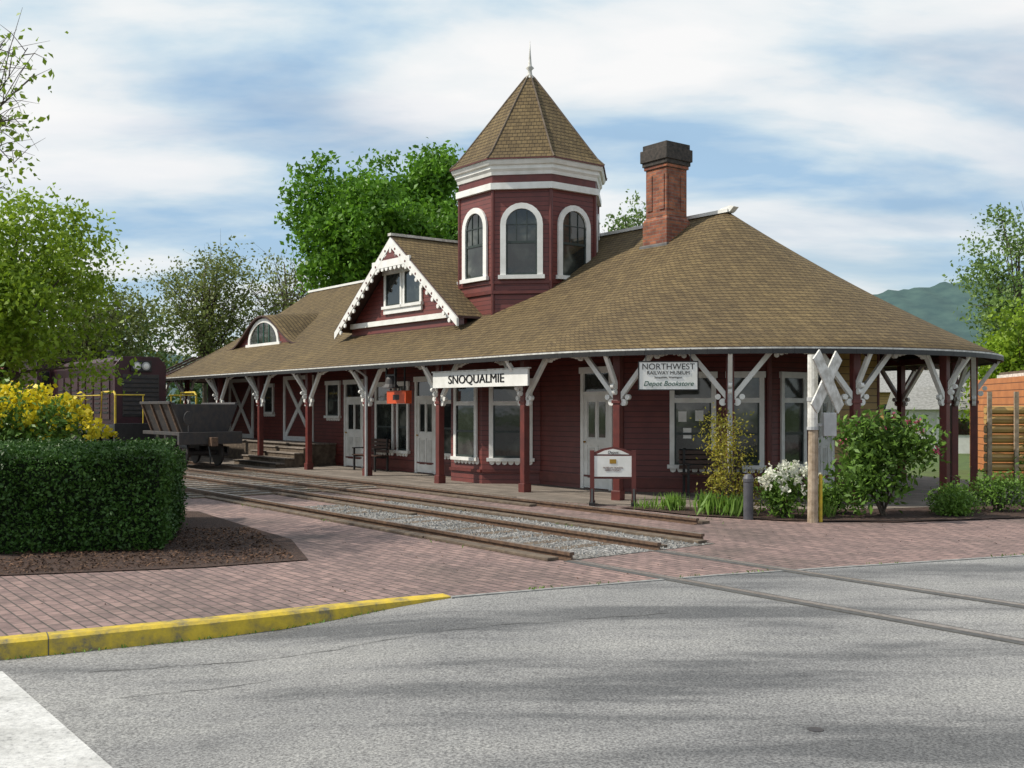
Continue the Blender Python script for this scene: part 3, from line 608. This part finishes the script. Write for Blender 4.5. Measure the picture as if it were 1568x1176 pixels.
for x in (-.38,.38):
    m.box(x-.04,x+.04,-.04,.04,0,1.0,'red_paint'); m.box(x-.05,x+.05,-.3,.3,0,.06,'black_paint'); 
    for s_ in (1,-1): m.add([(x-.02,s_*.04,.06),(x+.02,s_*.04,.06),(x+.02,s_*.25,.06),(x-.02,s_*.25,.06),(x-.02,s_*.04,.3),(x+.02,s_*.04,.3)],[(0,1,5,4),(2,3,4,5),(0,3,2,1),(0,4,3),(1,2,5)],'black_paint')
m.fprism((0,0),dx,[(-.41,.48),(.41,.48),(.41,.94),(.2,1.03),(0,1.07),(-.2,1.03),(-.41,.94)],-.02,.02,'red_paint')
m.box(-.36,.36,-.03,-.021,.52,.9,'white_paint'); m.fprism((0,0),dx,[(-.3,.93),(.3,.93),(.15,1.0),(0,1.03),(-.15,1.0)],.021,.03,'white_paint'); m.obj('frame',S)
text('Depot',.075,(0,-.034,.965),(R(90),0,0),'ink',S,.002,shear=.2); text('MUSEUM TICKETS\nOPEN TODAY',.045,(0,-.034,.66),(R(90),0,0),'red_paint',S,.002)
m=MB(); m.box(-.06,.06,-.036,-.032,.76,.84,'gold'); m.obj('logo',S)
S=empty('orange_sign_box',BO,BR); m=MB(); m.box(-8.25,-7.35,-.12,.06,1.9,2.22,'orange_sign'); m.box(-8.0,-7.96,-.03,0,2.2,2.87,'black_paint'); m.box(-7.58,-7.54,-.03,0,2.2,2.87,'black_paint'); m.box(-7.95,-7.65,-.124,-.1201,1.99,2.12,'ink'); m.obj('panel',S,bevel=.01)
S=empty('station_bell',BO,BR); m=MB(); m.lathe((-7.75,-.3,2.28),[(.22,0),(.21,.03),(.15,.1),(.125,.22),(.09,.29),(.0,.31)],16,'steel_dark'); m.box(-7.98,-7.52,-.32,-.28,2.58,2.62,'black_paint'); m.box(-7.98,-7.94,-.32,-.28,2.3,2.8,'black_paint'); m.box(-7.56,-7.52,-.32,-.28,2.3,2.8,'black_paint'); m.lathe((-7.75,-.3,2.24),[(.0,-.03),(.04,0),(0,.04)],8,'steel_dark'); m.obj('bell',S,smooth=False)
def bench(name,loc,rot,L_=1.4):
    e=empty(name,loc,rot); m=MB()
    for i in range(4): m.box(-L_/2,L_/2,-.42+i*.1,-.34+i*.1,.43,.455,'bench_wood')
    for i in range(4): m.box(-L_/2,L_/2,-.02+i*.015,.0+i*.015,.52+i*.1,.6+i*.1,'bench_wood')
    for x in (-L_/2+.08,L_/2-.14):
        m.box(x,x+.05,-.42,-.37,0,.62,'black_paint'); m.box(x,x+.05,-.02,.03,0,.92,'black_paint'); m.box(x,x+.05,-.37,-.02,.38,.43,'black_paint'); m.box(x-.01,x+.06,-.45,.0,.62,.65,'black_paint')
    m.obj('bench_frame',e,bevel=.005)
w=W(-11.3,1.35,.014); bench('bench',w,BR)
w=W(-.05,2.75,.014); bench('bench',w,math.atan2(.06,1),1.3)
# crossbuck
S=empty('railroad_crossing_sign',(4.72,16.4,0),0); m=MB()
m.tube([(0,0,-.02),(0.01,0,1.3),(0,0,2.62)],[.085,.078,.07],12,'old_post'); m.lathe((0,0,1.5),[(.083,0),(.08,1.13)],12,'white_old')
m.tube([(.13,.02,-.02),(.13,.02,.75)],[.03,.03],8,'yellow_paint'); m.lathe((0,0,1.9),[(.092,0),(.092,.06)],12,'galv'); m.lathe((0,0,1.45),[(.092,0),(.092,.05)],12,'galv')
m.obj('post',S,smooth=False)
m=MB()
for s_,o in ((1,0),(-1,.035)):
    c,s=math.cos(R(50)),math.sin(R(50))*s_; L_=.55; w=.115
    P_=[(c*L_-s*w,s*L_+c*w),(c*L_+s*w,s*L_-c*w),(-c*L_+s*w,-s*L_-c*w),(-c*L_-s*w,-s*L_+c*w)]
    m.fprism((0,0),(1,0),[(a,2.2+z) for a,z in P_],.085+o,.11+o,'white_old')
o=m.obj('crossbuck_blades',S); o.rotation_euler=(0,0,R(42)); o.location=(.13,0,0)
m=MB(); m.box(.16,.36,-.06,.1,1.35,1.72,'galv'); m.box(.08,.16,0,.04,1.5,1.55,'galv'); m.obj('relay_box',S,bevel=.01)
S=empty('bollard',(3.8,16.8,0)); m=MB(); m.lathe((0,0,0),[(.08,-.02),(.08,.6),(.09,.61),(.09,.66),(.06,.72),(.0,.74)],16,'pole_metal'); m.obj('post',S,smooth=False)
# ------------------------------------------------------------ rolling stock (track A)
T=-2.31
def truck(m,u,wb=2.0,r=.42,n=2):
    for du in (-wb/2,wb/2):
        for v in (-.72,.72):
            m.lathe((u+du,T+v,r+.1),[(r*.3,-.07),(r,-.065),(r+.03,-.04),(r,.05),(r*.85,.06),(r*.3,.07)],20,'steel_dark',axis='y')
        m.tube([(u+du,T-.95,r+.1),(u+du,T+.95,r+.1)],.08,8,'steel_dark')
    for v in (-.98,.98):
        m.box(u-wb/2-.3,u+wb/2+.3,T+v-.05,T+v+.05,.48,.66,'steel_dark'); m.box(u-.35,u+.35,T+v-.07,T+v+.07,.3,.48,'steel_dark')
        for du in (-wb/2,wb/2): m.box(u+du-.14,u+du+.14,T+v-.1,T+v+.1,.38,.62,'steel_dark')
        for k in range(4): m.lathe((u-.2+k*.13,T+v,.5),[(.05,0),(.05,.2)],8,'rust_rail')
LC=empty('diesel_locomotive',W(-.8,0,0),BR); m=MB()
m.box(-28,-18.2,T-1.35,T+1.35,.95,1.25,'black_paint'); m.box(-28,-19.9,T-.85,T+.85,1.25,3.35,'loco_maroon')
m.fprism((-19.9,T),(0,1),[(-.85,1.25),(.85,1.25),(.85,3.2),(.6,3.5),(-.6,3.5),(-.85,3.2)],-8.1,0.12,'loco_maroon')
m.box(-19.775,-19.75,T-.6,T+.6,1.5,2.9,'steel_dark')
for k in range(9): m.box(-19.75,-19.73,T-.58,T+.58,1.55+k*.15,1.6+k*.15,'black_paint')
for v in (-.15,.15): m.lathe((-19.78,T+v,3.18),[(.14,0),(.14,.1),(.11,.1)],14,'galv',axis='x'); m.lathe((-19.67,T+v,3.18),[(.1,0),(.02,.015)],12,'white_paint',axis='x')
m.box(-19.76,-19.7,T-.34,T+.34,3.0,3.36,'black_paint')
for k in range(7):
    u0=-20.3-k*.95; m.box(u0-.75,u0,T-.88,T-.851,1.4,2.9,'loco_maroon'); 
    for j in range(6): m.box(u0-.65,u0-.1,T-.9,T-.881,1.6+j*.16,1.65+j*.16,'black_paint')
m.box(-31,-28,T-1.35,T+1.35,.95,3.6,'loco_maroon'); m.box(-31.2,-27.7,T-1.45,T+1.45,3.6,3.75,'loco_maroon'); m.box(-27.995,-27.98,T-1.2,T-.9,2.5,3.2,'glass')
m.lathe((-23,T,3.45),[(.15,0),(.15,.35),(.18,.35),(.18,.4)],12,'steel_dark')
m.box(-18.25,-18.1,T-1.35,T+1.35,.5,1.3,'black_paint'); m.box(-18.1,-17.7,T-.12,T+.12,.75,1.0,'steel_dark'); truck(m,-20); truck(m,-28)
m.box(-25.5,-22.5,T-1.2,T+1.2,.45,.95,'steel_dark')
for v in (-1.25,1.25):
    m.box(-18.6,-18.15,T+v-.1,T+v+.1,.25,.3,'black_paint'); m.box(-18.6,-18.15,T+v-.1,T+v+.1,.6,.64,'black_paint')
m.obj('body',LC,bevel=.015)
m=MB()
for v in (-1.3,1.3):
    m.tube([(-18.2,T+v,.6),(-18.2,T+v,2.2),(-18.35,T+v,2.3),(-19.6,T+v,2.3),(-19.8,T+v,1.3)],.035,8,'yellow_paint')
    for u in (-22,-24,-26): m.tube([(u,T+v,1.25),(u,T+v,2.2)],.02,6,'yellow_paint')
    m.tube([(-19.8,T+v,2.2),(-27.9,T+v,2.2)],.02,6,'yellow_paint')
for a in (-1.3,.4): m.tube([(-18.15,T+a,2.2),(-18.15,T+a+.9,2.2)],.022,6,'yellow_paint')
for v in (-.45,.45): m.tube([(-18.15,T+v,1.25),(-18.15,T+v,2.2)],.02,6,'yellow_paint')
m.obj('handrails',LC)
GC=empty('dump_car',W(-2.3,T*.28,0),BR); GC.scale=(1,.72,1); m=MB(); ub=-15.4
m.box(ub-.1,-12.2,T-.25,T+.25,.7,1.0,'steel_dark'); m.box(ub,-12.2,T-1.2,T+1.2,1.0,1.1,'steel_dark')
m.fprism((-12.5,T),(0,1),[(-.95,1.1),(.95,1.1),(1.4,1.95),(1.25,1.95),(.85,1.2),(-.85,1.2),(-1.25,1.95),(-1.4,1.95)],ub+12.7,0,'steel_dark')
for uu in (-12.5,ub+.3): m.fprism((uu,T),(0,1),[(-.95,1.1),(.95,1.1),(1.35,1.9),(-1.35,1.9)],-.06,.02,'steel_dark')
for u in (-15.0,-14.2,-13.4,-12.7): m.fprism((u,T),(0,1),[(-1.0,1.05),(-.93,1.1),(-1.38,1.97),(-1.48,1.97)],-.05,.05,'rust_rail')
m.box(ub+.3,-12.5,T-1.47,T-1.39,1.9,1.98,'steel_dark'); m.box(-12.2,-12.05,T-1.3,T+1.3,.75,1.1,'steel_dark'); m.box(-12.05,-11.75,T-.12,T+.12,.7,.95,'rust_rail'); m.lathe((-12.1,T-.9,1.5),[(.2,0),(.2,.03)],14,'steel_dark',axis='x')
m.tube([(-12.1,T-.9,.9),(-12.1,T-.9,1.6)],.025,6,'steel_dark'); m.tube([(-12.06,T-.1,.7),(-11.9,T-.12,.4),(-11.95,T-.1,.2)],.03,6,'black_paint')
truck(m,-13.75,1.8,.38); m.obj('body',GC,bevel=.01)
CC=empty('passenger_car',BO,BR); m=MB(); m.box(-47,-33,T-1.4,T+1.4,1.1,3.4,'loco_maroon'); m.fprism((-33,T),(0,1),[(-1.5,3.4),(1.5,3.4),(1.1,3.65),(.6,3.8),(-.6,3.8),(-1.1,3.65)],-14,0.1,'red_siding')
for k in range(12): m.box(-46.4+k*1.1,-45.8+k*1.1,T-1.41,T-1.401,2.2,3.0,'glass')
truck(m,-35); truck(m,-45); m.obj('body',CC)
# ------------------------------------------------------------ vegetation
H=empty('clipped_hedge'); hp=[(-4.35,13.1),(-9.8,12.2),(-10.5,17.4),(-5.45,16.9)]
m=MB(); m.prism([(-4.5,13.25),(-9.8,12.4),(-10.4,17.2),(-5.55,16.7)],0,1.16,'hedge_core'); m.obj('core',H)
def hedgepts(n):
    out=[]
    e=[(hp[i],hp[(i+1)%4]) for i in range(4)]
    for _ in range(n):
        r=random.random()
        if r<.5:
            a,b=e[random.choices([0,3],[5,4])[0] if random.random()<.9 else 2]; t=random.random(); z=1.27*random.random()
            cx_,cy_=-7.3,14.9; x=a[0]+(b[0]-a[0])*t; y=a[1]+(b[1]-a[1])*t; k=random.gauss(0,.045)+.05*math.sin(x*5+z*4)+.045*math.sin(y*6-z*5)+.035*math.sin(x*13+z*9); k-= .2*max(0,z-1.07)/.2+.1*max(0,.15-z)/.15
            dd=Vector((x-cx_,y-cy_)).normalized(); out.append((x+dd.x*k,y+dd.y*k,z))
        else:
            s,t=random.random(),random.random(); x=(hp[0][0]*(1-s)+hp[1][0]*s)*(1-t)+(hp[3][0]*(1-s)+hp[2][0]*s)*t; y=(hp[0][1]*(1-s)+hp[1][1]*s)*(1-t)+(hp[3][1]*(1-s)+hp[2][1]*s)*t
            out.append((x,y,1.2+random.gauss(0,.04)+.04*math.sin(x*3.1)*math.sin(y*2.7)))
    return np.array(out)
leafmesh('leaves',hedgepts(62000),.055,'leaf_hedge',H,.55)
shrub('yellow_rhododendron',(-8.75,18.6,0),(1.6,1.1,1.08),'leaf_rhodo',.12,130,60,.16,'petal_yellow',150,.1,fz=.2)
shrub('yellow_rhododendron',(-11.2,18.4,0),(1.4,1.1,1.15),'leaf_rhodo',.12,110,60,.16,'petal_yellow',120,.1,fz=.2)
shrub('rhododendron',(6.15,17.3,0),(1.0,.8,.86),'leaf_rhodo',.13,90,50,.13,'petal_pink',20,.045,fz=.6)
shrub('white_rhododendron',(4.5,17.0,0),(.5,.4,.46),'leaf_rhodo',.09,36,45,.09,'petal_white',60,.06)
shrub('japanese_maple',(3.75,17.7,0),(.72,.55,.82),'leaf_acer',.06,60,42,.12,stems=24)
for k,(x,y,r,h) in enumerate(((7.6,17.9,.5,.28),(8.4,18.0,.55,.3),(9.3,18.3,.7,.4),(10.5,18.4,.8,.45),(5.3,17.6,.4,.3),(8.9,17.5,.35,.2),(7.3,17.3,.3,.18))): shrub('low_shrub',(x,y,0),(r,r*.8,h),'leaf_rhodo',.07,40,40,.09)
shrub('tall_shrub',(10.6,19.6,0),(1.0,.9,.75),'leaf_maple',.1,60,60,.15,'petal_pink',12,.05)
for (x,y,h,n) in ((2.8,18.2,.32,140),(3.35,17.5,.42,120),(3.7,17.2,.4,110),(2.35,18.5,.2,60),(5.0,17.0,.3,60)):
    p=np.stack([rng.normal(x,.13,n),rng.normal(y,.1,n),np.full(n,h*.45)],1); leafmesh('iris_plant',p,h,'blade_green',None,.09,up=.28)
bedp=[(1.9,18.7),(3.0,17.3),(4.3,16.5),(6.0,16.3),(8.5,17.0),(13,18.5),(13,20.5),(9,19.4),(6.6,18.3),(4.2,18.35),(2.6,18.9)]
sheet('flower_bed',bedp,.02,'mulch')
p=np.stack([rng.uniform(-6,-2.6,6000),rng.uniform(11,15.5,6000),np.full(6000,.022)],1)
p=p[(p[:,1]>12.3-(p[:,0]+2.4)*-.36-.02)&(p[:,0]<-2.5-(p[:,1]-12.3)*.42)]; leafmesh('mulch_chips',p,.05,'chips',None,.4,flat=3)
tx=[];
for i in range(260):
    x=random.uniform(-.4,9); 
    if math.sin(x*3.3)+math.sin(x*7.7)<.3: continue
    tx.append((x,edge_y(x)+random.uniform(-.05,.05),.012))
for i in range(120):
    x=random.uniform(-5.5,-1); tx.append((x,edge_y(x)-.07,road_z(x)+.01))
for i in range(400):
    u=random.uniform(-9,5); v=random.choice((-1.25,-3.3,-5.95,-1.0))+random.gauss(0,.05)
    if math.sin(u*2.1+v*5)>.3: q=W(u,v,.02); tx.append(q)
tx=np.array(tx); leafmesh('joint_weeds',tx,.045,'leaf_rhodo',None,.3,up=.8)
p=[]
for i in range(350):
    x=random.uniform(-5,8); y=random.uniform(9,16); 
    if y>edge_y(x)+.2: p.append((x,y,.006))
leafmesh('leaf_litter',np.array(p),.03,'chips',None,.5,flat=4)
# trees
tree('maple_tree',(-6.1,46,-.1),(4.3,4.2,5.4),9.3,nl=32,nc=420,per=115,cr=.46,leaf=.25,tr=.35,mat='leaf_maple',lobe=.32)
tree('maple_tree',(-3.3,49,-.1),(2.5,3,4.6),10.2,nl=14,nc=150,per=110,cr=.45,leaf=.25,tr=.3,mat='leaf_maple',lobe=.34)
tree('birch_tree',(5.7,52,-.1),(1.9,1.9,3.6),9.8,nl=10,nc=60,per=45,cr=.4,leaf=.2,tr=.16,mat='leaf_pale',twigs=2)
tree('ornamental_tree',(-10.9,21.5,0),(3.5,3.0,2.6),4.0,nl=22,nc=280,per=105,cr=.3,leaf=.12,tr=.16,mat='leaf_spring',twigs=1,limbs=60,lobe=.36)
tree('alder_tree',(-17,58,-.1),(4.2,3.5,4.8),7.6,nl=14,nc=170,per=50,cr=.6,leaf=.2,tr=.17,mat='leaf_olive',limbs=100,twigs=3)
tree('alder_tree',(-22,54,-.1),(4.0,3.5,3.8),6.0,nl=14,nc=170,per=60,cr=.6,leaf=.2,tr=.17,mat='leaf_olive',limbs=80,twigs=2)
tree('alder_tree',(-13,60,-.1),(3.5,3.5,5.2),7.8,nl=12,nc=120,per=34,cr=.6,leaf=.2,tr=.17,mat='leaf_olive',limbs=90,twigs=4)
tree('alder_tree',(-27,50,-.1),(4.5,3.5,4.0),6.6,nl=14,nc=170,per=60,cr=.6,leaf=.22,tr=.2,mat='leaf_olive',limbs=60,twigs=2)
tree('street_tree',(-8.3,14.0,0),(2.7,2.6,2.4),6.4,nl=10,nc=130,per=18,cr=.26,leaf=.1,tr=.1,mat='leaf_spring',limbs=120,twigs=5)
tree('ash_tree',(22.3,46,-.1),(2.9,3,5.2),6.2,nl=16,nc=170,per=60,cr=.45,leaf=.2,tr=.2,mat='leaf_pale',twigs=2,lobe=.34)
tree('ash_tree',(21.2,43,-.1),(2.4,2.5,3.0),3.6,nl=12,nc=120,per=80,cr=.45,leaf=.22,tr=.2,mat='leaf_spring',twigs=1)
C=[]
for k in range(520):
    x=random.uniform(-95,95); y=random.uniform(75,95); hmax=4+2.2*math.sin(x*.13)+1.5*math.sin(x*.37+1); hmax+= 3 if x<-22 else 0
    C.append((x,y,random.uniform(0,max(hmax,2))))
C=np.array(C); pos=(C[:,None,:]+rng.normal(size=(len(C),110,3))*np.array([1.3,1.3,.9])).reshape(-1,3); leafmesh('distant_trees',pos,.55,'leaf_far')
def hill(name,x0,x1,y,h,seed):
    m=MB(); n=160; vs=[]; rr=random.Random(seed)
    for j in range(9):
        for i in range(n+1):
            f=i/n; prof_=math.sin(math.pi*f)**.4; z=h*prof_*(.95+.03*math.sin(f*17+seed)+.012*math.sin(f*61)+.006*math.sin(f*190))+rr.uniform(-2.5,2.5); vs.append((x0+(x1-x0)*f,y+j*60,z*(j/8)**.7 if j else -5))
    m.add(vs,[(j*(n+1)+i,j*(n+1)+i+1,(j+1)*(n+1)+i+1,(j+1)*(n+1)+i) for j in range(8) for i in range(n)],'hill_mat'); m.obj(name,smooth=True,recalc=False)
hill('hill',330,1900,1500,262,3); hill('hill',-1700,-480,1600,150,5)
# ------------------------------------------------------------ right-hand buildings
S=empty('cedar_shed',(13.6,27,-.1),R(-8)); m=MB(); m.box(0,7,0,6,0,2.75,'cedar'); 
for x in (.2,1.7,3.5): m.box(x,x+.14,-.9,-.76,0,2.75,'cedar')
m.box(0,4,-.88,-.78,.9,1.0,'cedar'); m.box(.9,7.3,-1.1,6.3,2.76,2.92,'white_old'); m.box(.95,7.25,-1.05,6.25,2.921,3.0,'timber')
m.box(1.9,2.9,-.03,-.002,.1,2.1,'timber'); m.box(4.2,5.4,-.03,-.002,1,2,'glass'); m.obj('walls',S)
S=empty('log_wall',(12.0,26.5,-.1),R(-5)); m=MB()
for k in range(8): m.tube([(0,0,.15+k*.24),(1.35,0,.15+k*.24)],.115,10,'tan_siding')
for x in (.05,.7,1.3): m.box(x-.05,x+.05,-.2,-.13,0,2.3,'old_post')
m.obj('logs',S)
S=empty('house',(21,62,-.1),R(-20)); m=MB(); m.box(0,8,0,7,0,2.8,'tan_siding'); m.fprism((8,3.5),(0,1),[(-4,2.8),(4,2.8),(0,5)],-8.4,.4,'stone_grey'); m.box(1,2.2,-.02,-.003,1,2.1,'glass'); m.box(5,6.4,-.02,-.003,1,2.1,'glass'); m.obj('walls',S)
S=empty('white_outbuilding',(16.9,45,-.16),R(-12)); m=MB(); m.box(0,3.2,0,4,0,1.9,'white_paint'); m.fprism((3.2,2),(0,1),[(-2.3,1.88),(2.3,1.88),(0,2.9)],-3.4,.2,'stone_grey'); m.box(.5,1.3,-.03,-.003,.05,1.7,'door_shade'); m.box(1.9,2.7,-.03,-.003,.8,1.5,'glass'); m.obj('walls',S)
# ------------------------------------------------------------ light, sky, camera
EL,AZ=R(48),R(-94)
sd=Vector((math.sin(AZ)*math.cos(EL),math.cos(AZ)*math.cos(EL),math.sin(EL)))
l=bpy.data.lights.new('sun','SUN'); l.energy=4.8; l.angle=R(1.0); l.color=(1,.93,.82); o=bpy.data.objects.new('sun',l); scn.collection.objects.link(o); o.rotation_euler=sd.to_track_quat('Z','Y').to_euler()
w=bpy.data.worlds.new('World'); scn.world=w; w.use_nodes=True; N=w.node_tree.nodes; L=w.node_tree.links; bg=N['Background']; bg.name='sky'
sk=N.new('ShaderNodeTexSky'); sk.sky_type='NISHITA'; sk.sun_disc=False; sk.sun_elevation=EL; sk.sun_rotation=AZ; L.new(sk.outputs[0],bg.inputs[0]); bg.inputs[1].default_value=.13
g=N.new('ShaderNodeTexCoord').outputs['Generated']; s=N.new('ShaderNodeSeparateXYZ'); L.new(g,s.inputs[0])
zz=math_(N,L,'ADD',math_(N,L,'MAXIMUM',s.outputs[2],0),.2)
cb=N.new('ShaderNodeCombineXYZ'); L.new(math_(N,L,'DIVIDE',s.outputs[0],zz),cb.inputs[0]); L.new(math_(N,L,'DIVIDE',s.outputs[1],zz),cb.inputs[1])
mp=N.new('ShaderNodeMapping'); mp.inputs['Rotation'].default_value=(0,0,R(-14)); mp.inputs['Scale'].default_value=(.7,1.3,1); mp.inputs['Location'].default_value=(5.1,3.7,0); L.new(cb.outputs[0],mp.inputs[0])
n=noise(N,L,mp.outputs[0],.95,7,.5); n.inputs['Distortion'].default_value=.3
r=ramp(N,[(.4,(.45,.45,.45)),(.5,(.88,.88,.88)),(.58,(1,1,1))]); L.new(n.outputs[0],r.inputs[0])
n2=noise(N,L,mp.outputs[0],1.9,7,.52); n2.inputs['Distortion'].default_value=.2
rc=ramp(N,[(.36,(.42,.62,.83)),(.455,(.68,.81,.9)),(.53,(.9,.94,.96)),(.62,(1,1,1))]); L.new(n2.outputs[0],rc.inputs[0])
b2=N.new('ShaderNodeBackground'); L.new(rc.outputs[0],b2.inputs[0]); b2.inputs[1].default_value=.95
ms=N.new('ShaderNodeMixShader'); L.new(r.outputs[0],ms.inputs[0]); L.new(bg.outputs[0],ms.inputs[1]); L.new(b2.outputs[0],ms.inputs[2]); L.new(ms.outputs[0],N['World Output'].inputs[0])
cam=bpy.data.cameras.new('camera'); cam.lens=36.73; cam.sensor_width=36; cam.shift_y=.023; cam.clip_end=6000
o=bpy.data.objects.new('camera',cam); scn.collection.objects.link(o); o.location=(0,0,1.8); o.rotation_euler=(R(90),0,0); scn.camera=o
